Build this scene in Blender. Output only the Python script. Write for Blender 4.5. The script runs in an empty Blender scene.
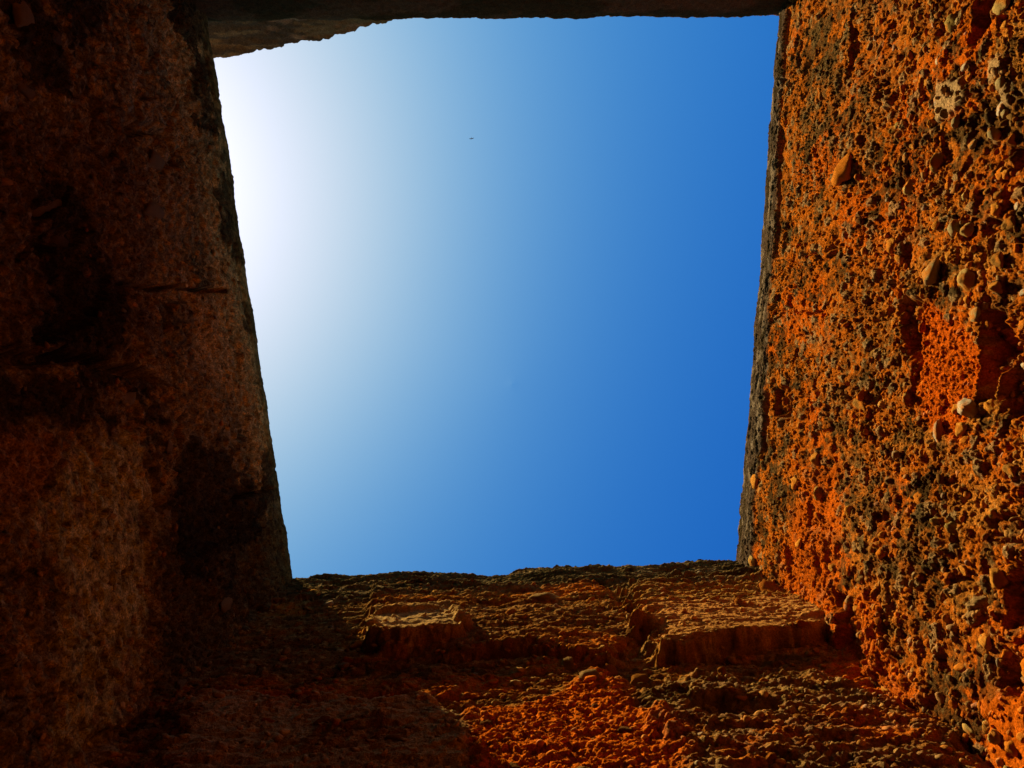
import bpy, math, random
import numpy as np
from mathutils import Vector, Matrix

# ------------------------------------------------------------------ camera, sky, sun, exposure
scene = bpy.context.scene
COL = scene.collection
F = 803.0                      # focal length in pixels of the 1024 px wide frame
CZ = 1.5                       # height of the lens above the floor
RIM = 4.0                      # height of the rim above the lens
R = math.radians
EXPOSURE = 1.15

cam_d = bpy.data.cameras.new('camera')
cam_d.sensor_width = 36.0
cam_d.lens = 36.0 * F / 1024.0
cam_d.clip_start = 0.02
cam_d.clip_end = 5000
cam = bpy.data.objects.new('camera', cam_d)
COL.objects.link(cam)
# looks straight up: picture right = +X, picture down = +Y
cam.matrix_world = Matrix(((1, 0, 0, 0), (0, -1, 0, 0), (0, 0, -1, CZ), (0, 0, 0, 1)))
scene.camera = cam

SUN = Vector((-0.569, -0.252, 1.0)).normalized()      # towards the sun
sun_el = math.asin(SUN.z)
sun_az = math.atan2(SUN.x, SUN.y)                    # from +Y towards +X

world = bpy.data.worlds.new('World')
scene.world = world
world.use_nodes = True
nt = world.node_tree
nt.nodes.clear()
sky = nt.nodes.new('ShaderNodeTexSky')
sky.sky_type = 'NISHITA'
sky.sun_disc = False
sky.sun_elevation = sun_el
sky.sun_rotation = sun_az
sky.altitude = 200
sky.air_density = 1.0
sky.dust_density = 1.6
sky.ozone_density = 3.0
hs = nt.nodes.new('ShaderNodeHueSaturation')
hs.inputs['Saturation'].default_value = 1.35
hs.inputs['Value'].default_value = 1.0
bg = nt.nodes.new('ShaderNodeBackground')
bg.inputs['Strength'].default_value = 0.10
wo = nt.nodes.new('ShaderNodeOutputWorld')
nt.links.new(sky.outputs[0], hs.inputs['Color'])
# the camera's colour response to the sky: deeper blue away from the sun
sep = nt.nodes.new('ShaderNodeSeparateColor'); comb = nt.nodes.new('ShaderNodeCombineColor')
nt.links.new(hs.outputs[0], sep.inputs[0])
def wmath(op, a, b):
    n = nt.nodes.new('ShaderNodeMath'); n.operation = op
    for k, v in ((0, a), (1, b)):
        if isinstance(v, (int, float)): n.inputs[k].default_value = v
        else: nt.links.new(v, n.inputs[k])
    return n.outputs[0]
for ch, (g, p0, p1) in enumerate(((1.75, .235, .95), (1.70, .139, 1.01), (0.50, .975, .0))):
    x = wmath('POWER', wmath('MULTIPLY', sep.outputs[ch], 0.1), g)
    y = wmath('DIVIDE', x, wmath('ADD', wmath('MULTIPLY', x, p1), p0))
    nt.links.new(wmath('MULTIPLY', y, 10 / 2 ** EXPOSURE), comb.inputs[ch])
# bright aureole round the sun itself
tcw = nt.nodes.new('ShaderNodeTexCoord'); nrm = nt.nodes.new('ShaderNodeVectorMath'); nrm.operation = 'NORMALIZE'
dot = nt.nodes.new('ShaderNodeVectorMath'); dot.operation = 'DOT_PRODUCT'; dot.inputs[1].default_value = SUN
nt.links.new(tcw.outputs['Generated'], nrm.inputs[0]); nt.links.new(nrm.outputs[0], dot.inputs[0])
gl = wmath('MULTIPLY', wmath('POWER', wmath('MAXIMUM', dot.outputs['Value'], 0.0), 75.0), 0.55 * 10 / 2 ** EXPOSURE)
addc = nt.nodes.new('ShaderNodeVectorMath'); addc.operation = 'ADD'
nt.links.new(comb.outputs[0], addc.inputs[0]); nt.links.new(gl, addc.inputs[1])
nt.links.new(addc.outputs[0], bg.inputs[0])
nt.links.new(bg.outputs[0], wo.inputs[0])

sl = bpy.data.lights.new('sun', 'SUN')
sl.energy = 5.0
sl.angle = R(0.5)
sl.color = (1.0, 0.90, 0.70)
so = bpy.data.objects.new('sun', sl)
COL.objects.link(so)
so.rotation_euler = SUN.to_track_quat('Z', 'Y').to_euler()
so.location = (0, 0, 20)

scene.view_settings.view_transform = 'Standard'
scene.view_settings.look = 'None'
scene.view_settings.gamma = 1.0
scene.view_settings.exposure = EXPOSURE
scene.view_settings.use_curve_mapping = False

# ------------------------------------------------------------------ noise in numpy
def hsh(ix, iy, seed):
    a = (ix.astype(np.int64) * 374761393 + iy.astype(np.int64) * 668265263 + seed * 2147483647 + 1013904223) & 0xFFFFFFFF
    a = ((a ^ (a >> 13)) * 1274126177) & 0xFFFFFFFF
    a = ((a ^ (a >> 16)) * 2246822519) & 0xFFFFFFFF
    a = a ^ (a >> 15)
    return (a & 0xFFFFFF).astype(np.float32) / 16777216.0

def vn(x, y, seed):
    ix = np.floor(x); iy = np.floor(y)
    fx = x - ix; fy = y - iy
    fx = fx * fx * fx * (fx * (fx * 6 - 15) + 10); fy = fy * fy * fy * (fy * (fy * 6 - 15) + 10)
    a = hsh(ix, iy, seed); b = hsh(ix + 1, iy, seed); c = hsh(ix, iy + 1, seed); d = hsh(ix + 1, iy + 1, seed)
    return (a + (b - a) * fx) * (1 - fy) + (c + (d - c) * fx) * fy

def fbm(x, y, seed, octv=4, gain=0.5):
    t = 0; amp = 1; n = 0
    for o in range(octv):
        t = t + amp * (vn(x * 2 ** o + 17.3 * o, y * 2 ** o - 9.1 * o, seed + o) * 2 - 1)
        n += amp; amp *= gain
    return t / n

def worley(x, y, seed):
    ix = np.floor(x); iy = np.floor(y)
    f1 = np.full(x.shape, 9.0, np.float32); f2 = f1.copy(); idv = np.zeros(x.shape, np.float32)
    for dx in (-1, 0, 1):
        for dy in (-1, 0, 1):
            cx = ix + dx; cy = iy + dy
            d = np.hypot(cx + hsh(cx, cy, seed) - x, cy + hsh(cx, cy, seed + 7) - y)
            near = d < f1
            f2 = np.where(near, f1, np.minimum(f2, d))
            idv = np.where(near, hsh(cx, cy, seed + 13), idv)
            f1 = np.where(near, d, f1)
    return f1, f2, idv

def sst(a, b, x):
    t = np.clip((x - a) / (b - a), 0, 1)
    return t * t * (3 - 2 * t)

def poly_sd(px, py, pts):
    """signed distance to a polygon, negative inside"""
    d = np.full(px.shape, 1e9, np.float32); inside = np.zeros(px.shape, bool)
    n = len(pts)
    for i in range(n):
        ax, ay = pts[i]; bx, by = pts[(i + 1) % n]
        ex, ey = bx - ax, by - ay
        t = np.clip(((px - ax) * ex + (py - ay) * ey) / (ex * ex + ey * ey + 1e-12), 0, 1)
        d = np.minimum(d, np.hypot(px - ax - t * ex, py - ay - t * ey))
        if abs(ey) > 1e-9:
            c = ((ay > py) != (by > py)) & (px < (bx - ax) * (py - ay) / ey + ax)
            inside ^= c
    return np.where(inside, -d, d)

def line_d(px, py, pts):
    d = np.full(px.shape, 1e9, np.float32)
    for (ax, ay), (bx, by) in zip(pts[:-1], pts[1:]):
        ex, ey = bx - ax, by - ay
        t = np.clip(((px - ax) * ex + (py - ay) * ey) / (ex * ex + ey * ey + 1e-12), 0, 1)
        d = np.minimum(d, np.hypot(px - ax - t * ex, py - ay - t * ey))
    return d

def cmix(c, col, w):
    return c + (np.array(col, np.float32) - c) * w[..., None]

# earth and stone colours (albedo)
RED = (0.56, 0.100, 0.003); ORANGE = (0.50, 0.118, 0.006); OCHRE = (0.50, 0.190, 0.020)
TAN = (0.48, 0.27, 0.06); BROWN = (0.19, 0.058, 0.007); LICHEN = (0.17, 0.090, 0.020)
DARK = (0.045, 0.028, 0.007); GREY = (0.33, 0.215, 0.065)

# ------------------------------------------------------------------ materials
def mat_earth(name, scale=160.0, lo=0.38, hi=1.55, bump=0.5, dist=0.004):
    m = bpy.data.materials.new(name); m.use_nodes = True
    t = m.node_tree; n = t.nodes; l = t.links
    p = n['Principled BSDF']
    p.inputs['Roughness'].default_value = 0.92
    p.inputs['Specular IOR Level'].default_value = 0.0
    at = n.new('ShaderNodeAttribute'); at.attribute_name = 'Col'
    tc = n.new('ShaderNodeTexCoord')
    n1 = n.new('ShaderNodeTexNoise'); n1.inputs['Scale'].default_value = scale
    n1.inputs['Detail'].default_value = 6; n1.inputs['Roughness'].default_value = 0.7
    n2 = n.new('ShaderNodeTexNoise'); n2.inputs['Scale'].default_value = scale * 0.22
    n2.inputs['Detail'].default_value = 5; n2.inputs['Roughness'].default_value = 0.65
    l.new(tc.outputs['Object'], n1.inputs['Vector']); l.new(tc.outputs['Object'], n2.inputs['Vector'])
    r1 = n.new('ShaderNodeMapRange'); r1.inputs['From Min'].default_value = 0.3; r1.inputs['From Max'].default_value = 0.7
    r1.inputs['To Min'].default_value = lo; r1.inputs['To Max'].default_value = hi
    l.new(n1.outputs['Fac'], r1.inputs['Value'])
    r2 = n.new('ShaderNodeMapRange'); r2.inputs['From Min'].default_value = 0.35; r2.inputs['From Max'].default_value = 0.65
    r2.inputs['To Min'].default_value = 0.75; r2.inputs['To Max'].default_value = 1.2
    l.new(n2.outputs['Fac'], r2.inputs['Value'])
    mu = n.new('ShaderNodeMath'); mu.operation = 'MULTIPLY'
    l.new(r1.outputs[0], mu.inputs[0]); l.new(r2.outputs[0], mu.inputs[1])
    vm = n.new('ShaderNodeVectorMath'); vm.operation = 'SCALE'
    l.new(at.outputs['Color'], vm.inputs[0]); l.new(mu.outputs[0], vm.inputs['Scale'])
    l.new(vm.outputs[0], p.inputs['Base Color'])
    b = n.new('ShaderNodeBump'); b.inputs['Strength'].default_value = bump; b.inputs['Distance'].default_value = dist
    l.new(n1.outputs['Fac'], b.inputs['Height']); l.new(b.outputs[0], p.inputs['Normal'])
    return m

M_EARTH = mat_earth('rammed_earth', 190, bump=1.0, dist=0.009)
M_COPING = mat_earth('lichened_coping', 170, bump=1.0, dist=0.009)
M_SHADE = mat_earth('worn_render', 150, 0.10, 1.95, bump=1.0, dist=0.012)
M_STONE = mat_earth('river_stone', 150, 0.6, 1.3, bump=0.6, dist=0.005)

def mat_plain(name, col, rough=0.9):
    m = bpy.data.materials.new(name); m.use_nodes = True
    n = m.node_tree.nodes; p = n['Principled BSDF']
    no = n.new('ShaderNodeTexNoise'); no.inputs['Scale'].default_value = 12; no.inputs['Detail'].default_value = 8
    cr = n.new('ShaderNodeValToRGB')
    cr.color_ramp.elements[0].position = 0.3; cr.color_ramp.elements[1].position = 0.7
    cr.color_ramp.elements[0].color = tuple(c * 0.6 for c in col) + (1,)
    cr.color_ramp.elements[1].color = tuple(c * 1.25 for c in col) + (1,)
    m.node_tree.links.new(no.outputs['Fac'], cr.inputs[0]); m.node_tree.links.new(cr.outputs[0], p.inputs['Base Color'])
    p.inputs['Roughness'].default_value = rough
    return m

# ------------------------------------------------------------------ mesh helpers
def mesh_np(name, V, Q, C=None, ngons=(), smooth=True):
    me = bpy.data.meshes.new(name)
    V = np.asarray(V, np.float32); Q = np.asarray(Q, np.int32)
    k = Q.shape[1]
    idx = [Q.ravel()] + [np.asarray(g, np.int32) for g in ngons]
    starts = [np.arange(len(Q)) * k]; pos = len(Q) * k
    for g in ngons: starts.append(np.array([pos])); pos += len(g)
    me.vertices.add(len(V)); me.vertices.foreach_set('co', V.ravel())
    li = np.concatenate(idx); me.loops.add(len(li)); me.loops.foreach_set('vertex_index', li)
    st = np.concatenate(starts).astype(np.int32)
    me.polygons.add(len(st)); me.polygons.foreach_set('loop_start', st)
    if smooth: me.polygons.foreach_set('use_smooth', np.ones(len(st), bool))
    me.update(calc_edges=True)
    if C is not None:
        a = me.attributes.new('Col', 'FLOAT_COLOR', 'POINT')
        c4 = np.ones((len(V), 4), np.float32); c4[:, :3] = np.clip(C, 0.003, 0.8)
        a.data.foreach_set('color', c4.ravel())
    return me

def link(name, me, mat, parent=None):
    o = bpy.data.objects.new(name, me); COL.objects.link(o)
    if mat and not me.materials: me.materials.append(mat)
    o.parent = parent
    return o

def tag(o, label, cat, group=None):
    o['label'] = label; o['category'] = cat
    if group: o['group'] = group

# ------------------------------------------------------------------ walls
def rimpt(px, py):
    return Vector(((px - 512) * RIM / F, (py - 384) * RIM / F))
TL, TR, BR, BL = rimpt(211, 23), rimpt(777, 18), rimpt(734, 564), rimpt(296, 580)
THICK = 0.55

class Wall:
    """local frame: s along the wall, z above the lens, h out of the wall into the shaft"""
    def __init__(self, A, B, ds, zbands, rim=RIM):
        self.A, self.B = A, B
        d = (B - A); self.L = d.length; self.t = d.normalized()
        n = Vector((-self.t.y, self.t.x))
        if n.dot(-(A + B) / 2) < 0: n = -n
        self.n = n; self.rim = rim
        self.s = np.concatenate([[-THICK + .03, -.3, -.12], np.arange(-.06, self.L + .06, ds), [self.L + .12, self.L + .3, self.L + THICK - .03]]).astype(np.float32)
        z = [np.array([-CZ - .1, -1.0, -.4, .1, .5])]
        for a, b, dz in zbands: z.append(np.arange(a, b, dz))
        self.z = np.concatenate(z + [[rim]]).astype(np.float32)
        self.S, self.Z = np.meshgrid(self.s, self.z)
    def at(self, px, py):
        """where the sight line through a picture point meets the wall: (s, z)"""
        u, v = (px - 512) / F, (py - 384) / F
        z = self.n.dot(self.A) / (self.n.x * u + self.n.y * v)
        p = Vector((u * z, v * z))
        return ((p - self.A).dot(self.t), z)
    def poly(self, *pts): return [self.at(*p) for p in pts]
    def pos(self, s, z, h):
        return Vector((self.A.x + self.t.x * s + self.n.x * h, self.A.y + self.t.y * s + self.n.y * h, z + CZ))
    def sample(self, s, z):
        j = int(np.clip(np.searchsorted(self.s, s), 1, len(self.s) - 2)); i = int(np.clip(np.searchsorted(self.z, z), 1, len(self.z) - 2))
        return float(self.H[i, j]), self.C[i, j]
    def build(self, name, label, H, C, zc, seed, jit=0.003, edge=0.02, face=M_EARTH):
        self.H, self.C = H, C
        S, Z = self.S, self.Z
        root = bpy.data.objects.new(name, None); COL.objects.link(root); tag(root, label, 'wall'); root['kind'] = 'thing'
        mid = (self.A + self.B) / 2; root.location = (mid.x - self.n.x * THICK / 2, mid.y - self.n.y * THICK / 2, 0)
        self.root = root
        # worn edge at the rim
        H = H - edge * sst(self.rim - 0.07, self.rim, Z) * (0.6 + 0.8 * vn(S * 9, Z * 0, seed + 3))
        lower = sst(0.5, 1.2, Z)
        S2 = S + jit * lower * (vn(S * 130, Z * 130, seed + 31) * 2 - 1)
        Z2 = Z + jit * lower * (vn(S * 130, Z * 130, seed + 32) * 2 - 1)
        rimn = (fbm(S[-1] * 5, S[-1] * 0, seed + 40, 5, .6) * 0.008).astype(np.float32)
        Z2 = Z2 + rimn[None, :] * sst(self.rim - 0.25, self.rim, Z)
        # rows over the top and down the outer side
        rowsS, rowsZ, rowsH, rowsC = [S2], [Z2], [H], [C]
        for k, d in enumerate((0.02, 0.06, 0.14, 0.26, 0.40, THICK - .01, THICK, THICK, THICK)):
            zz = Z2[-1] + 0.012 * (1 if k < 6 else 0) * (vn(self.s * 14 + 5 * k, self.s * 0 + k, seed + 50 + k))
            if k == 6: zz = zz * 0 + self.rim - .03
            if k == 7: zz = zz * 0 + 1.0
            if k == 8: zz = zz * 0 - CZ - .1
            rowsS.append(self.s[None, :].copy()); rowsZ.append(zz[None, :]); rowsH.append((H[-1] * max(0, 1 - d / .1) - d)[None, :]); rowsC.append(C[-1:])
        S3 = np.concatenate(rowsS); Z3 = np.concatenate(rowsZ); H3 = np.concatenate(rowsH); C3 = np.concatenate(rowsC)
        nr, nc = S3.shape
        V = np.stack([self.A.x + self.t.x * S3 + self.n.x * H3, self.A.y + self.t.y * S3 + self.n.y * H3, Z3 + CZ], -1).reshape(-1, 3)
        V = V - np.array(root.location, np.float32)
        Cf = C3.reshape(-1, 3)
        I = np.arange(nr * nc).reshape(nr, nc)
        flip = (self.t.x * self.n.y - self.t.y * self.n.x) > 0
        def quads(r0, r1):
            q = np.stack([I[r0:r1, :-1], I[r0:r1, 1:], I[r0 + 1:r1 + 1, 1:], I[r0 + 1:r1 + 1, :-1]], -1).reshape(-1, 4)
            return q[:, ::-1] if flip else q
        rc = int(np.searchsorted(self.z, zc))
        for nm, r0, r1, mt in (('wall_face', 0, rc, face), ('coping', rc, nr - 3, M_COPING)):
            o = link(nm, mesh_np(nm, V[r0 * nc:(r1 + 1) * nc], quads(r0, r1) - r0 * nc, Cf[r0 * nc:(r1 + 1) * nc]), mt, root)
        q = quads(nr - 4, nr - 1)
        link('outer_face', mesh_np('outer_face', V[(nr - 4) * nc:], q[: ] - (nr - 4) * nc, Cf[(nr - 4) * nc:], smooth=False), M_EARTH, root)
        return root

def stamp(W, H, s, z, rs, rz, depth, ang=0.0, rough=0.0):
    """dent (depth<0) or lump (depth>0) with a rounded outline"""
    r = max(rs, rz) * 1.3
    j0, j1 = np.searchsorted(W.s, [s - r, s + r]); i0, i1 = np.searchsorted(W.z, [z - r, z + r])
    if j1 - j0 < 2 or i1 - i0 < 2: return
    ss = W.S[i0:i1, j0:j1] - s; zz = W.Z[i0:i1, j0:j1] - z
    c, sn = math.cos(ang), math.sin(ang)
    a = (ss * c + zz * sn) / rs; b = (-ss * sn + zz * c) / rz
    d = np.sqrt(a * a + b * b)
    if rough: d = d + rough * (vn(ss * 60 + s * 91, zz * 60 + z * 57, 5) - .5)
    H[i0:i1, j0:j1] += depth * np.sqrt(np.clip(1 - d * d, 0, 1))

# stone shapes shared by all walls
def ico(sub):
    import bmesh
    bm = bmesh.new(); bmesh.ops.create_icosphere(bm, subdivisions=sub, radius=1.0)
    bm.verts.ensure_lookup_table()
    v = np.array([x.co[:] for x in bm.verts], np.float32); f = np.array([[x.index for x in p.verts] for p in bm.faces], np.int32)
    bm.free(); return v, f
ICO2 = ico(2); ICO3 = ico(3)
rng = np.random.default_rng(11)
def rock(base, r, amt=0.22):
    v, f = base
    out = v.copy()
    for k in range(11):                      # chip flat facets off and push lobes out
        d = r.normal(size=3); d /= np.linalg.norm(d)
        p = out @ d; lim = r.uniform(0.5, 0.9)
        out = out - np.maximum(p - lim, 0)[:, None] * d * 0.92
    out = out * (1 + 0.22 * (fbm(v[:, 0] * 4 + 3 * v[:, 2], v[:, 1] * 4 - 2 * v[:, 2] + r.uniform(0, 50), 77, 3)))[:, None]
    for k in range(4):
        d = r.normal(size=3) * r.uniform(1.2, 2.6)
        out = out * (1 + amt * 0.3 * np.sin(v @ d + r.uniform(0, 6)))[:, None]
    return out.astype(np.float32), f
STONE_COLS = [ORANGE, OCHRE, GREY, (0.38, 0.14, 0.015), (0.40, 0.23, 0.05), (0.24, 0.10, 0.015), OCHRE, (0.28, 0.16, 0.03), (0.45, 0.12, 0.008), (0.42, 0.29, 0.13)]
ROCKS = []
DUSTY = []
CLODS = []
for k in range(20):
    v, f = rock(ICO3, rng)
    c = np.tile(np.array(STONE_COLS[k % len(STONE_COLS)], np.float32), (len(v), 1))
    w = fbm(v[:, 0] * 1.3 + k, v[:, 1] * 1.3 + v[:, 2], 60 + k, 3)
    c = cmix(c, (0.46, 0.13, 0.010), sst(-0.15, 0.30, w) * 0.85)        # dusted with red earth
    ROCKS.append(mesh_np('stone', v, f, c)); ROCKS[-1].materials.append(M_STONE)

for k in range(6):
    v, f = rock(ICO3, rng)
    c = np.tile(np.array(((0.32, 0.18, 0.05), (0.42, 0.26, 0.08), (0.22, 0.12, 0.035))[k % 3], np.float32), (len(v), 1))
    DUSTY.append(mesh_np('stone', v, f, c)); DUSTY[-1].materials.append(M_EARTH)

for k in range(10):
    v, f = rock(ICO3, rng, .5)
    c = np.tile(np.array(((0.40, 0.11, 0.010), (0.30, 0.10, 0.012), (0.22, 0.09, 0.018), (0.34, 0.17, 0.04), (0.46, 0.11, 0.006))[k % 5], np.float32), (len(v), 1))
    CLODS.append(mesh_np('stone', v, f, c)); CLODS[-1].materials.append(M_EARTH)

def frame(W, tilt, yaw, roll):
    """rotation whose local z looks out of the wall"""
    X = Vector((W.t.x, W.t.y, 0)); Y = Vector((0, 0, 1)); N = Vector((W.n.x, W.n.y, 0))
    m = Matrix((X, Y, N)).transposed()
    return m @ Matrix.Rotation(yaw, 3, 'X') @ Matrix.Rotation(tilt, 3, 'Y') @ Matrix.Rotation(roll, 3, 'Z')

def put_stone(W, s, z, ra, rb, rc, roll, out, k, tilt=0, yaw=0, lib=ROCKS):
    h, _ = W.sample(s, z)
    o = link('stone', lib[k % len(lib)], None, W.root)
    M = frame(W, tilt, yaw, roll).to_4x4() @ Matrix.Diagonal((ra, rb, rc, 1))
    M.translation = W.pos(s, z, h + out * rc) - Vector(W.root.location)
    o.matrix_local = M
    return o

def pebbles(W, spots, name='pebbles'):
    """many small stones joined: too many and too small to pick apart"""
    vs, fs, cs = [], [], []; n = 0
    lib = [rock(ICO2, rng, .3) for _ in range(30)]
    for (s, z, ra, rb, rc, roll, out, col) in spots:
        h, _ = W.sample(s, z)
        v, f = lib[int(rng.integers(30))]
        m = np.array(frame(W, rng.uniform(-.5, .5), rng.uniform(-.5, .5), roll)) @ np.diag((ra, rb, rc))
        p = W.pos(s, z, h + out * rc) - Vector(W.root.location)
        vs.append(v @ m.T.astype(np.float32) + np.array(p, np.float32)); fs.append(f + n); n += len(v)
        cs.append(np.tile(np.array(col, np.float32), (len(v), 1)))
    o = link(name, mesh_np(name, np.concatenate(vs), np.concatenate(fs), np.concatenate(cs)), M_STONE, W.root)
    o['kind'] = 'stuff'
    return o

def px_size(W, s, z, r):
    return r * F / z

# ---------- right wall: sunlit conglomerate
W = Wall(TR, BR, 0.0029, [(1.0, 1.7, .02), (1.7, 2.6, .0034), (2.6, 4.0, .0052)])
RW = W
S, Z = W.S, W.Z
wx = S + 0.030 * fbm(S * 9, Z * 9, 1, 4); wz = Z + 0.030 * fbm(S * 9, Z * 9, 2, 4)
H = 0.026 * fbm(S * 1.6, Z * 1.6, 3, 3) + 0.010 * fbm(S * 7, Z * 7, 4, 3)
f1, f2, idc = worley(wx * 26, wz * 26, 10)
cob = np.sqrt(np.clip(1 - (f1 / 0.62) ** 2, 0, 1)) * (idc > 0.72) * (0.3 + idc)
g1, g2, idg = worley(wx * 82 + 3, wz * 74, 20)
gra = np.sqrt(np.clip(1 - (g1 / 0.66) ** 2, 0, 1)) * (0.25 + idg)
k1, k2, idk = worley(S * 165, Z * 150 + 4, 30)
fin = np.sqrt(np.clip(1 - (k1 / 0.7) ** 2, 0, 1)) * (0.2 + idk)
coarse = 0.55 + 0.45 * sst(3.5, 2.4, Z)
grit = .35 + .75 * sst(.3, .62, vn(wx * 5, wz * 5, 46))
H = H + coarse * 0.008 * cob + grit * (0.0050 * gra + 0.0046 * fin) + 0.0095 * fbm(S * 48, Z * 36, 40, 4, .7)
pit = sst(0.52, 0.80, vn(wx * 17, wz * 17, 44)) * sst(0.35, 0.6, vn(S * 4, Z * 4, 45))
H = H - 0.013 * pit * (.5 + .5 * sst(2.5, 3.1, Z))
rid = np.abs(fbm(wx * 5, wz * 2.2, 58, 4)); H = H - .020 * sst(.06, .0, rid) * sst(.45, .6, vn(S * 2.2, Z * 2.2, 59))   # run-off channels
# colour of the earth itself
t1 = fbm(wx * 3.2, wz * 3.2, 70, 4); t2 = fbm(wx * 8, wz * 5, 80, 4); t3 = fbm(wx * 24, wz * 24, 90, 3)
C = np.tile(np.array(ORANGE, np.float32), S.shape + (1,))
C = cmix(C, RED, sst(0.0, 0.35, t1) * 0.9)
C = cmix(C, OCHRE, sst(0.05, 0.4, t2) * 0.7 * sst(3.0, 2.2, Z))
C = cmix(C, BROWN, sst(-.1, 0.55, -.7 * t1 + .7 * t3) * 0.6)
C = cmix(C, LICHEN, sst(0.1, 0.4, -.6 * t2 + .7 * t3 + .35 * (idg - .5)) * 0.55)
C = cmix(C, TAN, (idg > 0.86) * 0.6 * sst(.5, .3, g1))
C = cmix(C, GREY, ((idc > 0.86) * sst(.6, .5, f1)) * 0.7)
C = cmix(C, DARK, (idk > 0.86) * 0.5)
st = fbm(wx * 11, wz * 3.0, 95, 4)                                     # black crust in run-off streaks
C = cmix(C, DARK, sst(.10, .50, st + .55 * t3 + .35 * (idg - .5)) * .75)
def zone(W, pts, soft=0.04, wob=0.03, seed=5):
    sd = poly_sd(W.S + wob * fbm(W.S * 14, W.Z * 14, seed, 4), W.Z + wob * fbm(W.S * 14, W.Z * 14, seed + 9, 4), W.poly(*pts))
    return sst(soft, -soft, sd)
zg = zone(W, [(800, -20), (905, -20), (900, 60), (850, 160), (800, 150)], .1, .08, 6)
C = cmix(C, LICHEN, zg * sst(-.5, .3, t3) * 0.45)
zg = zone(W, [(830, 430), (900, 440), (915, 560), (900, 660), (870, 640), (850, 540)], .08, .08, 7)
C = cmix(C, LICHEN, zg * sst(-.5, .3, t3) * 0.4)
# smooth red earth where the face has fallen away
zr = zone(W, [(919, 300), (945, 318), (972, 335), (978, 372), (955, 440), (925, 425), (908, 392), (918, 350)], .012, .02, 8)
H = H * (1 - .75 * zr) - zr * 0.020 + zr * .005 * (gra + fin)
C = cmix(C, (0.60, 0.098, 0.003), zr * .95)
zr = zone(W, [(1000, -30), (1024, -30), (1000, 25), (965, 68), (955, 60), (985, 20)], .012, .02, 9)
C = cmix(C, (0.60, 0.110, 0.003), zr * .9); H = H * (1 - .6 * zr) + .01 * zr
zr = zone(W, [(985, 700), (1024, 680), (1080, 700), (1080, 800), (1000, 800)], .03, .04, 10)
C = cmix(C, (0.60, 0.110, 0.003), zr * .95); H = H * (1 - .5 * zr) + .012 * zr
zr = zone(W, [(868, 585), (885, 600), (898, 660), (935, 700), (905, 700), (868, 672), (876, 640), (862, 600)], .02, .03, 12)
C = cmix(C, RED, zr * .8); H = H + .012 * zr
zr = zone(W, [(805, 470), (835, 470), (838, 600), (800, 650), (770, 600)], .06, .05, 13)
C = cmix(C, RED, zr * .65)
# hollows
for pts, dep in (([(985, -30), (1012, -30), (1004, 10), (976, 48), (966, 36), (975, 0)], .07),
                 ([(898, 292), (917, 300), (917, 362), (905, 345), (900, 320)], .05),
                 ([(975, 305), (1000, 315), (1005, 345), (992, 395), (972, 400), (980, 350)], .085),
                 ([(1000, 350), (1024, 330), (1040, 360), (1030, 420), (1005, 420)], .05),
                 ([(836, 590), (850, 600), (870, 632), (872, 665), (848, 668), (842, 640)], .06),
                 ([(775, 388), (788, 388), (799, 412), (786, 420), (776, 416)], .05),
                 ([(1005, 575), (1024, 560), (1040, 620), (1015, 635), (1000, 610)], .05),
                 ([(1000, 650), (1020, 655), (1022, 690), (1002, 690)], .045),
                 ([(812, 545), (826, 560), (830, 600), (818, 596)], .03),
                 ([(785, 548), (793, 555), (795, 585), (787, 580)], .03)):
    zh = zone(W, pts, .014, .026, 14)
    H = H * (1 - .6 * zh) - dep * zh * (.8 + .5 * t3) + .020 * zh * fbm(S * 22, Z * 22, 57, 4, .6)
    C = cmix(C, (0.36, 0.085, 0.006), zh * .6 * sst(.4, -.2, t2))
# tan mortar patches
for pts in ([(938, 82), (962, 76), (966, 98), (948, 118), (936, 120)], [(990, 60), (1004, 55), (1008, 72), (992, 80)], [(1002, 90), (1008, 85), (1010, 105), (1001, 108)]):
    zt = zone(W, pts, .01, .015, 15)
    C = cmix(C, (0.44, 0.26, 0.08), zt * .9); H = H * (1 - .7 * zt) + .010 * zt
# random sockets of fallen pebbles
for k in range(300):
    s = rng.uniform(0, W.L); z = rng.uniform(1.65, 3.9); r = rng.uniform(.006, .016) * (1.35 if z < 2.7 else 1)
    stamp(W, H, s, z, r, r * rng.uniform(.8, 1.8), -rng.uniform(.008, .020), rng.uniform(-.4, .4), .4)
# coping: grey, layered, its foot undercut along the upper half
zc = 3.82 - .19 * S / W.L + .03 * vn(S * 3, S * 0, 47)
cp = sst(-.02, .02, Z - zc)
C = cmix(C, (0.085, 0.055, 0.024), cp * .97); C = cmix(C, DARK, cp * sst(-.1, .3, fbm(S * 10, Z * 40, 48, 4)) * .8)
C = cmix(C, (0.34, 0.23, 0.10), cp * sst(.12, .4, fbm(S * 16, Z * 30, 49, 4)) * .6)
H = H + cp * (0.012 * fbm(S * 5, Z * 60, 51, 3) + .008)
und = np.exp(-((Z - zc + .035) / .03) ** 2) * sst(.35, .6, vn(S * 3.5, S * 0, 52) + .35 * sst(1.3, .5, S))
H = H - 0.045 * und
H = H * (1 - .6 * sst(3.6, 3.95, Z))
C = C * np.array((.86, .80, .80), np.float32)
W.build('stone_wall', 'sunlit orange conglomerate wall full of pebbles, right of the blue sky opening', H, C, 3.80, 300)

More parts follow.
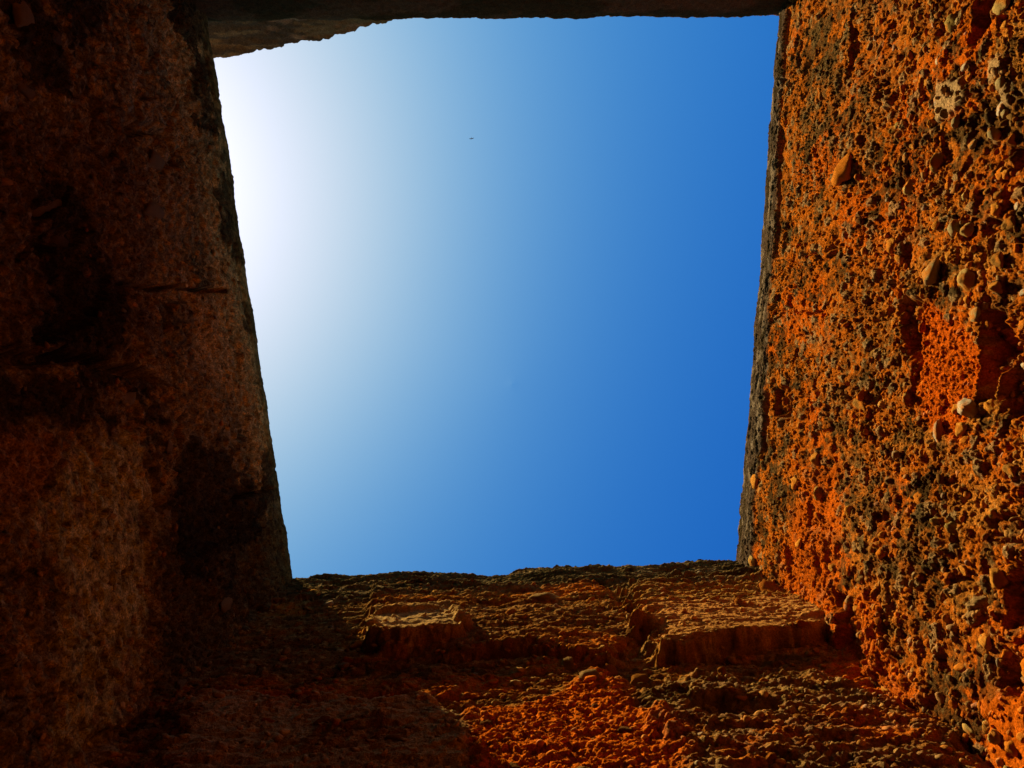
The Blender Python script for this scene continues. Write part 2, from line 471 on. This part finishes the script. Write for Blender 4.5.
spots, big = [], []
SMOOTH = W.poly((919, 300), (945, 318), (972, 335), (978, 372), (955, 440), (925, 425), (908, 392), (918, 350))
def zsm(s, z): return poly_sd(np.array([s]), np.array([z]), SMOOTH)[0] < 0
for k in range(2300):
    s = rng.uniform(0.0, W.L); z = 1.62 + 2.15 * rng.uniform() ** 1.25
    r = float(np.clip(rng.lognormal(math.log(.0056), .55), .0032, .026)) * (1.15 if z < 2.7 else .95)
    clus = float(vn(np.array([s * 3.0]), np.array([z * 3.0]), 55)[0])
    if clus < .38 and rng.uniform() < .6: continue
    _, c0 = W.sample(s, z)
    colr = np.array(STONE_COLS[int(rng.integers(len(STONE_COLS)))], np.float32)
    mixw = rng.uniform(.55, 1.0)
    colr = colr * (1 - mixw) + np.array(c0) * mixw
    spots.append((s, z, r, r * rng.uniform(.7, 1.6), r * rng.uniform(.6, .95), rng.uniform(-.6, .6), rng.uniform(-.2, .35), colr))
for k in range(1900):                                   # tightly packed small stones low on the wall
    s = rng.uniform(0.0, W.L); z = 1.72 + 1.15 * rng.uniform() ** 1.2
    if float(zsm(s, z)) > .3: continue
    r = float(np.clip(rng.lognormal(math.log(.0078), .35), .004, .018))
    _, c0 = W.sample(s, z); colr = np.array(STONE_COLS[int(rng.integers(len(STONE_COLS)))], np.float32); mixw = rng.uniform(.5, 1.0)
    spots.append((s, z, r, r * rng.uniform(.7, 1.4), r * rng.uniform(.7, 1.0), rng.uniform(-.8, .8), rng.uniform(-.3, .2), colr * (1 - mixw) + np.array(c0) * mixw))
spots.sort(key=lambda q: -q[2] * max(q[3] / q[2], 1) / q[1])
nbig = 210
for i, q in enumerate(spots[:nbig]):
    put_stone(W, q[0], q[1], q[2], q[3], q[4], q[5], q[6] * .8, i * 7 + 3, rng.uniform(-.4, .4), rng.uniform(-.4, .4))
pebbles(W, spots[nbig:])
# the stones one notices: picture point, half width and half height in pixels there, roll, how far out, look
for (px, py, a, b, roll, out, k) in (
        (934, 272, 8, 14, .2, .35, 2), (966, 280, 8, 14, -.15, .2, 14), (998, 288, 10, 7, .1, .5, 3), (999, 260, 7, 11, -.1, .2, 5),
        (968, 408, 9, 12, .3, .5, 9), (936, 433, 5, 13, -.1, .35, 19), (958, 428, 6, 9, .3, .2, 1), (862, 404, 9, 11, .1, -.1, 5),
        (848, 170, 9, 16, -.35, .2, 8), (934, 163, 7, 10, .2, .0, 7), (906, 185, 6, 9, .1, .2, 4), (820, 460, 6, 8, .2, .2, 3),
        (819, 493, 5, 8, .1, .3, 7), (796, 483, 4, 7, 0, .4, 11), (759, 481, 4, 8, .1, .5, 6), (757, 563, 3, 8, .05, .6, 14),
        (1018, 375, 8, 10, .2, .2, 7), (1010, 470, 9, 10, .2, .1, 5), (997, 580, 8, 12, .2, .1, 13), (985, 640, 7, 9, -.3, .3, 6),
        (968, 732, 9, 6, .2, .4, 14), (890, 690, 8, 5, .1, .3, 3), (1015, 745, 7, 10, .2, .2, 8), (950, 20, 8, 12, .3, .1, 17),
        (1002, 108, 5, 10, .3, .3, 9), (890, 245, 5, 8, .2, .3, 11), (960, 228, 7, 8, .3, .1, 12), (1012, 225, 8, 10, -.4, .1, 5)):
    s, z = W.at(px, py)
    u = abs(px - 512)
    put_stone(W, s, z, b * z / F, a * z * z / (F * abs(W.n.dot(W.A))) * .8 if u else .01, min(a, b) * z / F * 1.1, roll, out, k)

# ---------- front wall (picture bottom): half in shade, with broken ledges
W = Wall(BL, BR, 0.0042, [(1.0, 1.6, .02), (1.6, 2.6, .0036), (2.6, 4.0, .0048)])
FW = W
S, Z = W.S, W.Z
wx = S + 0.03 * fbm(S * 8, Z * 8, 101, 4); wz = Z + 0.03 * fbm(S * 8, Z * 8, 102, 4)
H = 0.022 * fbm(S * 2, Z * 2, 103, 3) + 0.014 * fbm(S * 6, Z * 11, 104, 4)
g1, g2, idg = worley(wx * 58, wz * 66, 110)
gra = np.sqrt(np.clip(1 - (g1 / 0.66) ** 2, 0, 1)) * (0.2 + idg)
k1, k2, idk = worley(wx * 85, wz * 85, 120)
fin = np.sqrt(np.clip(1 - (k1 / 0.7) ** 2, 0, 1)) * (0.2 + idk)
lay = fbm(S * 6, Z * 34, 130, 4)
t1 = fbm(wx * 3, wz * 4, 170, 4); t2 = fbm(wx * 7, wz * 10, 180, 4); t3 = fbm(wx * 24, wz * 24, 190, 3)
rough = 0.4 + .6 * sst(-.2, .3, t2)
H = H + rough * (0.0040 * gra + 0.0038 * fin) + 0.014 * lay + 0.010 * fbm(S * 34, Z * 52, 140, 4, .65) + .006 * np.abs(fbm(wx * 20, wz * 28, 145, 4, .6))
C = np.tile(np.array((0.36, 0.125, 0.014), np.float32), S.shape + (1,))
C = cmix(C, RED, sst(0.05, 0.45, t1) * .65)
C = cmix(C, (0.17, 0.088, 0.020), sst(-.1, 0.3, -t1 + .5 * t3) * .8)
C = cmix(C, BROWN, sst(0.0, 0.35, t2) * .6)
C = cmix(C, DARK, sst(.1, .4, -lay + .3 * t3) * .6)
C = cmix(C, TAN, (idg > .88) * .5)
def zoneF(pts, soft, wob, seed): return zone(W, pts, soft, wob, seed)
# upper body of rammed earth that overhangs the broken part beneath it
for pts, dep, tint, w, sof, lf in (
        # outline in the picture, how far proud, tint, softness of the edge, fade of the left side
        ([(372, 628), (450, 622), (470, 640), (457, 652), (415, 657), (374, 657)], .050, TAN, .6, .018, 0),
        ([(366, 640), (374, 590), (600, 590), (640, 640), (606, 668), (560, 660), (500, 656), (440, 660), (380, 662)], .040, ORANGE, .15, .030, 0),
        ([(560, 590), (800, 580), (880, 625), (880, 640), (790, 647), (740, 653), (700, 660), (657, 667), (600, 640)], .078, OCHRE, .35, .013, 1)):
    zs = zoneF(pts, sof, .035, 14)
    if lf: zs = zs * sst(W.at(622, 630)[0], W.at(662, 640)[0], S + .10 * t2 + .05 * t3)
    H = H + dep * zs * (1 - .35 * sst(.0, .35, Z - 3.0))
    C = cmix(C, tint, zs * w)
    H = H + .030 * (zs * (1 - zs) * 4) * fbm(S * 26, Z * 60, 146, 4, .6)
# plastered flat patches on the ledges
zp = zoneF([(376, 634), (452, 628), (458, 648), (415, 655), (378, 654)], .012, .02, 15)
C = cmix(C, (0.46, 0.24, 0.06), zp * .85); H = H * (1 - .5 * zp) + .5 * zp * .06
zp = zoneF([(640, 622), (790, 612), (830, 640), (700, 656), (655, 662)], .03, .04, 16)
C = cmix(C, (0.50, 0.20, 0.035), zp * .8); H = H * (1 - .4 * zp) + .4 * zp * .07
# loose red earth below
zr = zoneF([(470, 712), (540, 706), (570, 690), (600, 672), (622, 690), (640, 715), (690, 740), (680, 790), (470, 790)], .03, .05, 17)
C = cmix(C, (0.60, 0.110, 0.004), zr * .92); H = H * (1 - .45 * zr) + .020 * zr + .013 * zr * fbm(S * 70, Z * 85, 141, 3, .7)
zr = zoneF([(810, 668), (870, 655), (905, 690), (950, 730), (920, 735), (860, 690), (815, 680)], .03, .04, 18)
C = cmix(C, RED, zr * .85)
# lower grey brown gravelly body
zl = zoneF([(640, 700), (700, 686), (830, 680), (960, 740), (1000, 800), (690, 800), (650, 730)], .05, .06, 19)
C = cmix(C, (0.22, 0.12, 0.04), zl * sst(-.3, .4, -t3) * .7); H = H + .006 * gra * zl + .03 * zl
# broken block at lower left
zb = zoneF([(180, 700), (412, 700), (432, 697), (448, 715), (470, 742), (450, 800), (150, 800)], .030, .06, 20)
H = H + .022 * zb
C = cmix(C, (0.46, 0.28, 0.085), zb * .8 * sst(.5, -.1, t2))
zd = zoneF([(690, 712), (720, 706), (780, 712), (775, 722), (710, 728)], .025, .03, 21); H = H - .045 * zd
# coping
zc = 3.50 + .14 * vn(S * 3, S * 0, 147) + .04 * t3
cp = sst(-.06, .06, Z - zc)
C = cmix(C, (0.13, 0.075, 0.020), cp * .9); C = cmix(C, DARK, cp * sst(-.15, .3, fbm(S * 9, Z * 34, 148, 4)) * .75)
C = cmix(C, (0.26, 0.15, 0.045), cp * sst(.1, .45, fbm(S * 7, Z * 16, 149, 4)) * .6)
H = H + cp * (0.014 * fbm(S * 4, Z * 26, 151, 3) + .014)
for (x0, y0, x1, y1, d) in ((330, 588, 420, 584, .03), (440, 596, 560, 588, .03), (590, 589, 750, 586, .045), (480, 608, 560, 604, .03), (700, 600, 740, 598, .03)):
    dl = line_d(wx, wz, W.poly((x0, y0), (x1, y1))); H = H - d * sst(.045, .012, dl)
W.build('stone_wall', 'crumbling brown and orange wall with broken ledges, below the sky, half in shade', H, C, 3.70, 500)
spots = []
for k in range(1500):
    s = rng.uniform(0, W.L); z = 1.62 + 2.1 * rng.uniform() ** 1.3
    r = float(np.clip(rng.lognormal(math.log(.008), .40), .004, .022))
    _, c0 = W.sample(s, z)
    colr = np.array(STONE_COLS[int(rng.integers(len(STONE_COLS)))], np.float32); mixw = rng.uniform(.5, 1)
    spots.append((s, z, r * rng.uniform(.9, 1.6), r, r * .7, rng.uniform(-.4, .4), rng.uniform(-.1, .4), colr * (1 - mixw) + np.array(c0) * mixw))
spots.sort(key=lambda q: -q[2] / q[1])
for i, q in enumerate(spots[:60]): put_stone(W, q[0], q[1], q[2], q[3], q[4], q[5], q[6] * .5 - .2, i, lib=CLODS)
pebbles(W, spots[60:])
for (px, py, a, b, roll, out, k) in ((590, 682, 11, 9, .2, .0, 8), (569, 664, 7, 7, 0, .0, 8), (545, 608, 16, 7, .1, .3, 3), (640, 682, 16, 7, .1, .3, 6),
        (772, 600, 12, 8, -.2, .4, 10), (722, 683, 6, 4, 0, .5, 1), (612, 672, 9, 6, 0, .3, 0), (400, 676, 14, 9, .1, .2, 5), (742, 622, 7, 5, 0, .3, 0),
        (850, 728, 8, 5, 0, .4, 14), (800, 735, 9, 6, .2, .3, 6), (920, 712, 10, 5, .2, .3, 5)):
    s, z = W.at(px, py)
    put_stone(W, s, z, a * z / F, b * z * z / (F * abs(W.n.dot(W.A))) * .7, min(a, b) * z / F, roll, out - .25, k, lib=CLODS)

# ---------- left wall: in deep shade
W = Wall(TL, BL, 0.005, [(1.0, 1.65, .025), (1.65, 2.7, .0048), (2.7, 4.0, .0065)])
LW = W
S, Z = W.S, W.Z
wx = S + 0.018 * fbm(S * 7, Z * 7, 201, 4); wz = Z + 0.018 * fbm(S * 7, Z * 7, 202, 4)
H = 0.035 * fbm(S * 1.8, Z * 1.8, 203, 3) + 0.022 * fbm(S * 6, Z * 6, 204, 4) + .012 * fbm(S * 30, Z * 30, 205, 4, .6)
b1, b2, idb = worley(wx * 5.5, wz * 6.5, 210)
H = H + .035 * sst(.02, .2, b2 - b1) * (idb - .2)                      # rubble blocks under worn render
g1, g2, idg = worley(wx * 50, wz * 50, 211)
H = H + .010 * np.sqrt(np.clip(1 - (g1 / .66) ** 2, 0, 1)) * (.2 + idg) * (idg > .35) + .010 * fbm(S * 70, Z * 60, 206, 3, .7)
t1 = fbm(wx * 3, wz * 3, 270, 4); t2 = fbm(wx * 9, wz * 6, 280, 4); t3 = fbm(wx * 26, wz * 26, 290, 3)
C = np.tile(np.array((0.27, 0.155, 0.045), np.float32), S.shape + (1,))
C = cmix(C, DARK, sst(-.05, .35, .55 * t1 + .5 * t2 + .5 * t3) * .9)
C = cmix(C, (0.50, 0.26, 0.06), sst(.15, .45, t3) * .65)
C = cmix(C, (0.36, 0.20, 0.05), sst(.1, .4, t2) * .7)
C = cmix(C, OCHRE, (idg > .86) * .5)
pl = zone(W, [(20, 500), (70, 440), (125, 450), (140, 600), (120, 680), (90, 730), (30, 760), (40, 600)], .05, .10, 22)
H = H * (1 - .6 * pl) + .012 * pl - .018 * pl * sst(.2, .35, fbm(S * 38, Z * 30, 296, 3))
C = cmix(C, (0.50, 0.34, 0.075), pl * .9 * sst(.5, .1, t3))
wr = zone(W, [(165, 20), (205, 15), (268, 400), (280, 490), (250, 500), (225, 400), (180, 330)], .05, .05, 23)
C = cmix(C, (0.54, 0.27, 0.06), wr * .85 * sst(.35, -.1, t1))
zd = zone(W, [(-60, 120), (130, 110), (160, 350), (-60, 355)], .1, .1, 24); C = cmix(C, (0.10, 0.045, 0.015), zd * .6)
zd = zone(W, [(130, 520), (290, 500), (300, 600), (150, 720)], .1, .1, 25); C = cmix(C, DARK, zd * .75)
for pts in ([(90, 225), (75, 240), (60, 235), (40, 245), (30, 236)], [(120, 130), (150, 128), (168, 140), (172, 170)], [(180, 400), (178, 440), (182, 490)], [(110, 275), (95, 300), (70, 325), (30, 340)], [(188, 703), (150, 722), (78, 747)]):
    dl = line_d(S + .008 * t3, Z + .008 * t3, W.poly(*pts)); H = H - .05 * sst(.035, .008, dl)
lay2 = zone(W, [(-90, 366), (60, 362), (112, 374), (160, 386), (176, 520), (150, 690), (110, 770), (-90, 980)], .012, .03, 27)
H = H + .035 * lay2
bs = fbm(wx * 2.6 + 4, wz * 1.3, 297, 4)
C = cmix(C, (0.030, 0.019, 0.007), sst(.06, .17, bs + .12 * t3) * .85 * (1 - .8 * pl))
zo = zone(W, [(-60, 425), (30, 440), (35, 480), (0, 505), (-60, 505)], .03, .04, 26); C = cmix(C, (0.36, 0.14, 0.03), zo * .8)
for pts, d, wd in (([(120, 284), (150, 288), (178, 286), (190, 291), (222, 290)], .11, .010), ([(222, 500), (255, 492), (272, 488)], .10, .009),
                   ([(-40, 360), (60, 356), (110, 368), (150, 380)], .09, .022), ([(70, 150), (66, 200), (40, 215), (20, 260)], .05, .012), ([(178, 400), (180, 440), (176, 480)], .05, .012)):
    dl = line_d(S + .010 * t3, Z + .010 * t3, W.poly(*pts)); H = H - d * sst(wd * 1.5, wd * .6, dl)
cp = sst(-.02, .02, Z - 3.86)
H = H - .045 * np.exp(-((Z - 3.855) / .025) ** 2) * sst(.3, .55, vn(S * 3, S * 0, 250) + .2) + cp * .006
C = cmix(C, LICHEN, cp * .6)
H = H * (1 - .8 * sst(3.55, 3.97, Z))
fl = fbm(S * 60, Z * 60, 295, 3, .7); C = C * (.95 + 1.0 * fl)[..., None] * np.array((1.0, 1.12, 1.1), np.float32)
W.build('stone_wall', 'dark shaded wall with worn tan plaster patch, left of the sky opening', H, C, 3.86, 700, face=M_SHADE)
for (px, py, a, b, roll, out, k) in ((152, 160, 12, 13, .2, .2, 3), (5, 18, 10, 18, .1, .2, 4), (75, 245, 18, 14, .2, .0, 5), (57, 205, 20, 13, .3, .1, 6),
        (150, 210, 14, 13, .1, .0, 3), (155, 515, 8, 14, 0, .2, 1), (155, 448, 5, 8, 0, .3, 9), (222, 605, 6, 8, .1, .4, 6), (172, 688, 9, 6, .3, .3, 9),
        (205, 690, 10, 8, -.3, .2, 8), (75, 102, 6, 5, .1, .4, 6), (125, 108, 10, 6, .3, .2, 1), (25, 90, 9, 8, 0, .2, 0), 
        (140, 730, 11, 5, 0, .2, 0), (45, 40, 10, 8, .4, .1, 5), (120, 400, 12, 10, .2, .1, 7), (60, 400, 14, 12, .5, .0, 5)):
    s, z = W.at(px, py)
    put_stone(W, s, z, b * z / F, a * z * z / (F * abs(W.n.dot(W.A))) * .8, min(a, b) * z / F * .6, roll, out - .25, k, lib=DUSTY)
spots = []
for k in range(700):
    s = rng.uniform(0, W.L); z = rng.uniform(1.65, 3.8); r = float(np.clip(rng.lognormal(math.log(.008), .4), .004, .02))
    _, c0 = W.sample(s, z); colr = np.array(STONE_COLS[int(rng.integers(len(STONE_COLS)))], np.float32); mixw = rng.uniform(.5, 1)
    spots.append((s, z, r, r * rng.uniform(.8, 1.5), r * .6, rng.uniform(-.5, .5), rng.uniform(-.2, .3), colr * (1 - mixw) + np.array(c0) * mixw))
pebbles(W, spots)

# ---------- back wall (picture top): only its upper edge shows
W = Wall(TR, TL, 0.010, [(1.0, 3.4, .05), (3.4, 4.0, .008)])
S, Z = W.S, W.Z
H = 0.010 * fbm(S * 2, Z * 2, 303, 3) + .008 * fbm(S * 9, Z * 9, 304, 4) + .006 * fbm(S * 40, Z * 40, 305, 3)
C = np.tile(np.array((0.14, 0.055, 0.016), np.float32), S.shape + (1,))
C = cmix(C, DARK, sst(-.1, .3, fbm(S * 4, Z * 6, 306, 4)) * .7)
W.build('stone_wall', 'thin dark strip of shaded wall along the top edge of the photograph', H, C, 3.93, 900, edge=.008)
# eroded remnant of higher masonry standing on it, set back
def stub():
    rr = np.random.default_rng(4)
    n, mz = 150, 46
    x = np.linspace(-2.15, -0.50, n)
    top = np.interp(x, (-2.15, -1.72, -1.45, -1.30, -1.29, -1.05, -1.04, -.86, -.85, -.66, -.50), (4.85, 4.74, 4.62, 4.57, 4.55, 4.46, 4.44, 4.37, 4.35, 4.25, 4.06))
    top = top + .012 * fbm(x * 14, x * 0, 320, 4)
    rows = []; cols = []
    prof = [(0, t) for t in np.linspace(0, 1, mz)] + [(-d, 1.0) for d in (.03, .10, .22, .32)] + [(-.33, .9), (-.33, 0)]
    for d, t in prof:
        zz = 3.97 + (top - 3.97) * t
        hh = .022 * fbm(x * 5, zz * 16, 321, 4) + .016 * fbm(x * 24, zz * 40, 322, 4, .65) if d == 0 else 0 * x
        if t == 1.0 and d == 0: hh = hh - .01
        rows.append(np.stack([x, -1.915 + hh + d, zz + CZ], -1))
        c = np.tile(np.array((0.22, 0.12, 0.035), np.float32), (n, 1))
        c = cmix(c, (0.07, 0.045, 0.02), sst(-.1, .2, fbm(x * 4, zz * 18, 323, 4)) * .8)
        c = cmix(c, (0.34, 0.17, 0.06), sst(.05, .35, fbm(x * 6 + 9, zz * 9, 324, 4)) * .7)
        cols.append(c)
    V = np.concatenate(rows) - np.array(W.root.location); nr = len(rows)
    I = np.arange(nr * n).reshape(nr, n)
    q = np.stack([I[:-1, :-1], I[:-1, 1:], I[1:, 1:], I[1:, :-1]], -1).reshape(-1, 4)[:, ::-1]
    caps = [list(I[:, 0]), list(I[::-1, -1])]
    o = link('masonry_remnant', mesh_np('masonry_remnant', V, q, np.concatenate(cols), caps), M_COPING, W.root)
    o['label'] = 'sloping olive brown remnant of masonry in the upper left corner'
stub()

# ---------- floor and ground around
def sheet(name, r, n, z, mat, amp):
    x = np.sign(np.linspace(-1, 1, n)) * np.abs(np.linspace(-1, 1, n)) ** 3 * r
    X, Y = np.meshgrid(x, x)
    Zg = z + amp * fbm(X * 1.1, Y * 1.1, 400, 5)
    V = np.stack([X, Y, Zg], -1).reshape(-1, 3); I = np.arange(n * n).reshape(n, n)
    q = np.stack([I[:-1, :-1], I[:-1, 1:], I[1:, 1:], I[1:, :-1]], -1).reshape(-1, 4)
    o = link(name, mesh_np(name, V, q), mat); o['kind'] = 'structure'
    return o
sheet('ground', 600, 90, 0.0, mat_plain('dry_earth', (0.26, 0.12, 0.045)), .05)

# ---------- bird high above, wings spread
def bird():
    import bmesh
    bm = bmesh.new()
    prof = [(-.24, .004, 0), (-.20, .020, 0), (-.10, .045, 0), (.02, .055, 0), (.12, .042, .005), (.18, .026, .012), (.22, .030, .014), (.255, .018, .012), (.30, .003, .006)]
    rings = []
    for x, r, z in prof:
        rings.append([bm.verts.new((x, r * math.cos(a * math.pi / 5), z + r * .85 * math.sin(a * math.pi / 5))) for a in range(10)])
    for a, b in zip(rings[:-1], rings[1:]):
        for i in range(10): bm.faces.new((a[i], a[(i + 1) % 10], b[(i + 1) % 10], b[i]))
    bm.faces.new(rings[0][::-1]); bm.faces.new(rings[-1])
    for sg in (1, -1):                                    # wings: inner arm, wrist, swept hand
        st = [(.03, .10, -.08, .02), (.25, .13, -.06, .07), (.42, .10, -.07, .08), (.60, .00, -.10, .05), (.74, -.12, -.15, .02)]
        up = [[bm.verts.new((le, sg * y, z + .010)), bm.verts.new((te, sg * y, z + .003)), bm.verts.new((te, sg * y, z - .003)), bm.verts.new((le, sg * y, z - .010))] for y, le, te, z in st]
        for a, b in zip(up[:-1], up[1:]):
            for i in range(4): bm.faces.new((a[i], a[(i + 1) % 4], b[(i + 1) % 4], b[i]))
        bm.faces.new(up[-1]); bm.faces.new(up[0][::-1])
    t = [bm.verts.new(p) for p in ((-.20, .018, .006), (-.20, -.018, .006), (-.36, -.075, .0), (-.36, .075, .0), (-.20, .018, -.006), (-.20, -.018, -.006), (-.36, -.075, -.006), (-.36, .075, -.006))]
    for f in ((0, 1, 2, 3), (7, 6, 5, 4), (0, 3, 7, 4), (1, 5, 6, 2), (2, 6, 7, 3), (0, 4, 5, 1)): bm.faces.new([t[i] for i in f])
    bmesh.ops.recalc_face_normals(bm, faces=bm.faces)
    me = bpy.data.meshes.new('bird'); bm.to_mesh(me); bm.free()
    o = link('bird', me, mat_plain('dark_feathers', (0.03, 0.028, 0.026)))
    z = 210.0
    o.location = ((471.5 - 512) / F * z, (138.5 - 384) / F * z, z + CZ)
    o.rotation_euler = (R(24), R(-8), R(84))
    tag(o, 'tiny dark bird flying high in the blue sky', 'bird')
bird()
